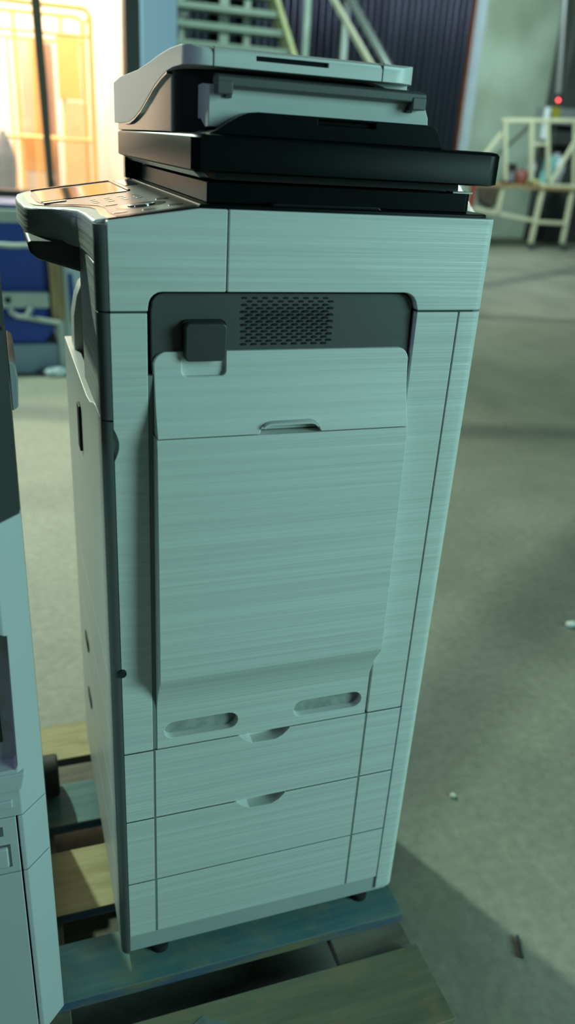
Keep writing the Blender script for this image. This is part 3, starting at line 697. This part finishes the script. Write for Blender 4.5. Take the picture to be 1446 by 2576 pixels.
q = at(1404, 252, 'y', MY-.2); mp_('warning_lamp', G().ball(q, .026), mat('red_lamp', (.8, .05, .05), .3, emit=(1, .08, .10), estr=6))
p = at(1379, 270, 'y', MY-.3); q = at(1366, 350, 'y', MY-.3); mp_('white_lever', G().tube([p, q], .055, 14), mat('white_enamel', (.75, .78, .85), .35, var=.04))
a = at(1388, 345, 'y', MY-.1); mp_('table', G().box(a.x-.02, a.x+.9, MY-.2, MY+.1, a.z-.12, a.z+.1), MG, bevel=.02)
a = at(1336, 480, 'y', MY+.7); mp_('base', G().box(a.x, a.x+1.6, MY-.0, MY+.7, 0, a.z), MG, bevel=.02)
# conduit on the green wall
tag(finish('conduit', G().tube([at(1372, 262, 'y', 13.968), at(1345, 300, 'y', 13.968), at(1290, 350, 'y', 13.968), at(1210, 420, 'y', 13.968)], .03, 10), mat('conduit_grey', (.30, .33, .28), .6, var=.1)), 'thin grey cable slanting across the green wall', 'cable')
tag(finish('cardboard_sheet', G().prism([(at(x_, y_, 'y', 13.9).x, at(x_, y_, 'y', 13.9).z) for x_, y_ in ((1205, 470), (1258, 470), (1250, 500), (1232, 518), (1205, 500))], 'y', 13.9, 14.001), mat('dark_brown_card', (.16, .12, .10), .8, var=.2)), 'dark brown sheet hanging on the green wall, seen under the scanner lid', 'sheet')

# --- litter on the floor
tag(finish('metal_pin', G().tube([(.778, -.056, .004), (.760, -.101, .004)], .0035, 10), mat('dark_pin', (.06, .08, .08), .5, var=.1)), 'short dark metal pin lying on the concrete floor at lower right', 'pin')
tag(finish('paper_scrap', G().ball((1.648, .936, .008), .018, (1.2, .8, .5), .15, 4, 2), mat('paper_white', (.75, .78, .75), .8, var=.05)), 'small white scrap on the floor at the right edge', 'scrap')
tag(finish('pebble', G().ball((.845, .33, .004), .007, (1.2, 1, .7), .15, 9, 2), mat('pebble_pale', (.60, .62, .52), .8, var=.1)), 'tiny pale pebble on the floor beside the copier', 'pebble')

# ================================================================== LIGHT
w = bpy.data.worlds.new('world'); S.world = w; w.use_nodes = True
bg = w.node_tree.nodes['Background']; bg.inputs[0].default_value = (.42, .72, .62, 1); bg.inputs[1].default_value = .055
def area(name, loc, target, size, power, col, spread=180):
    L = bpy.data.lights.new(name, 'AREA'); L.shape = 'DISK'; L.size = size; L.energy = power; L.color = col; L.spread = math.radians(spread)
    o = bpy.data.objects.new(name, L); COL.objects.link(o); o.location = loc
    o.rotation_euler = (Vector(target)-Vector(loc)).to_track_quat('-Z', 'Y').to_euler()
    return o
area('hall_lamp_behind', (-1.25, 4.6, 3.6), (.5, .2, 0), .16, 235, (.74, 1, .78))
area('hall_lamp_front', (4.3, -3.3, 2.4), (.2, 0, .8), 2.6, 194, (.50, 1, .93))
area('hall_lamp_left', (-2.8, -.7, 2.6), (.2, .2, 1.0), .5, 13, (.50, .62, 1))
area('hall_lamp_far', (6.5, 9.5, 5.0), (9, 13, 1), .8, 260, (.74, 1, .92))
area('floor_fill_mid', (5.5, 5.6, 5.0), (5.0, 6.8, 0), .5, 24, (.85, 1, .86), 80)  # unseen fill light added to brighten the far floor
area('stairs_fill', (3.0, 6.0, 4.8), (3.2, 9, 2.4), .4, 90, (.70, 1, .86))  # unseen fill light added to bring out the stair treads
area('curtain_highlight_fill', (5.3, 6.7, 3.45), (4.4, 9, 2.9), .15, 36, (.8, .85, 1))  # unseen light added to make the highlight on the corrugated wall
area('office_lamp', (-1.0, 6.6, 4.1), (-1.0, 6.6, 0), 2.2, 300, (1, .81, .68))
area('office_lamp', (.2, 7.9, 4.1), (.2, 7.9, 0), 1.0, 120, (1, .81, .68))

S.view_settings.view_transform = 'Standard'; S.view_settings.look = 'None'
S.view_settings.gamma = 1; S.view_settings.use_curve_mapping = False
S.view_settings.exposure = 0
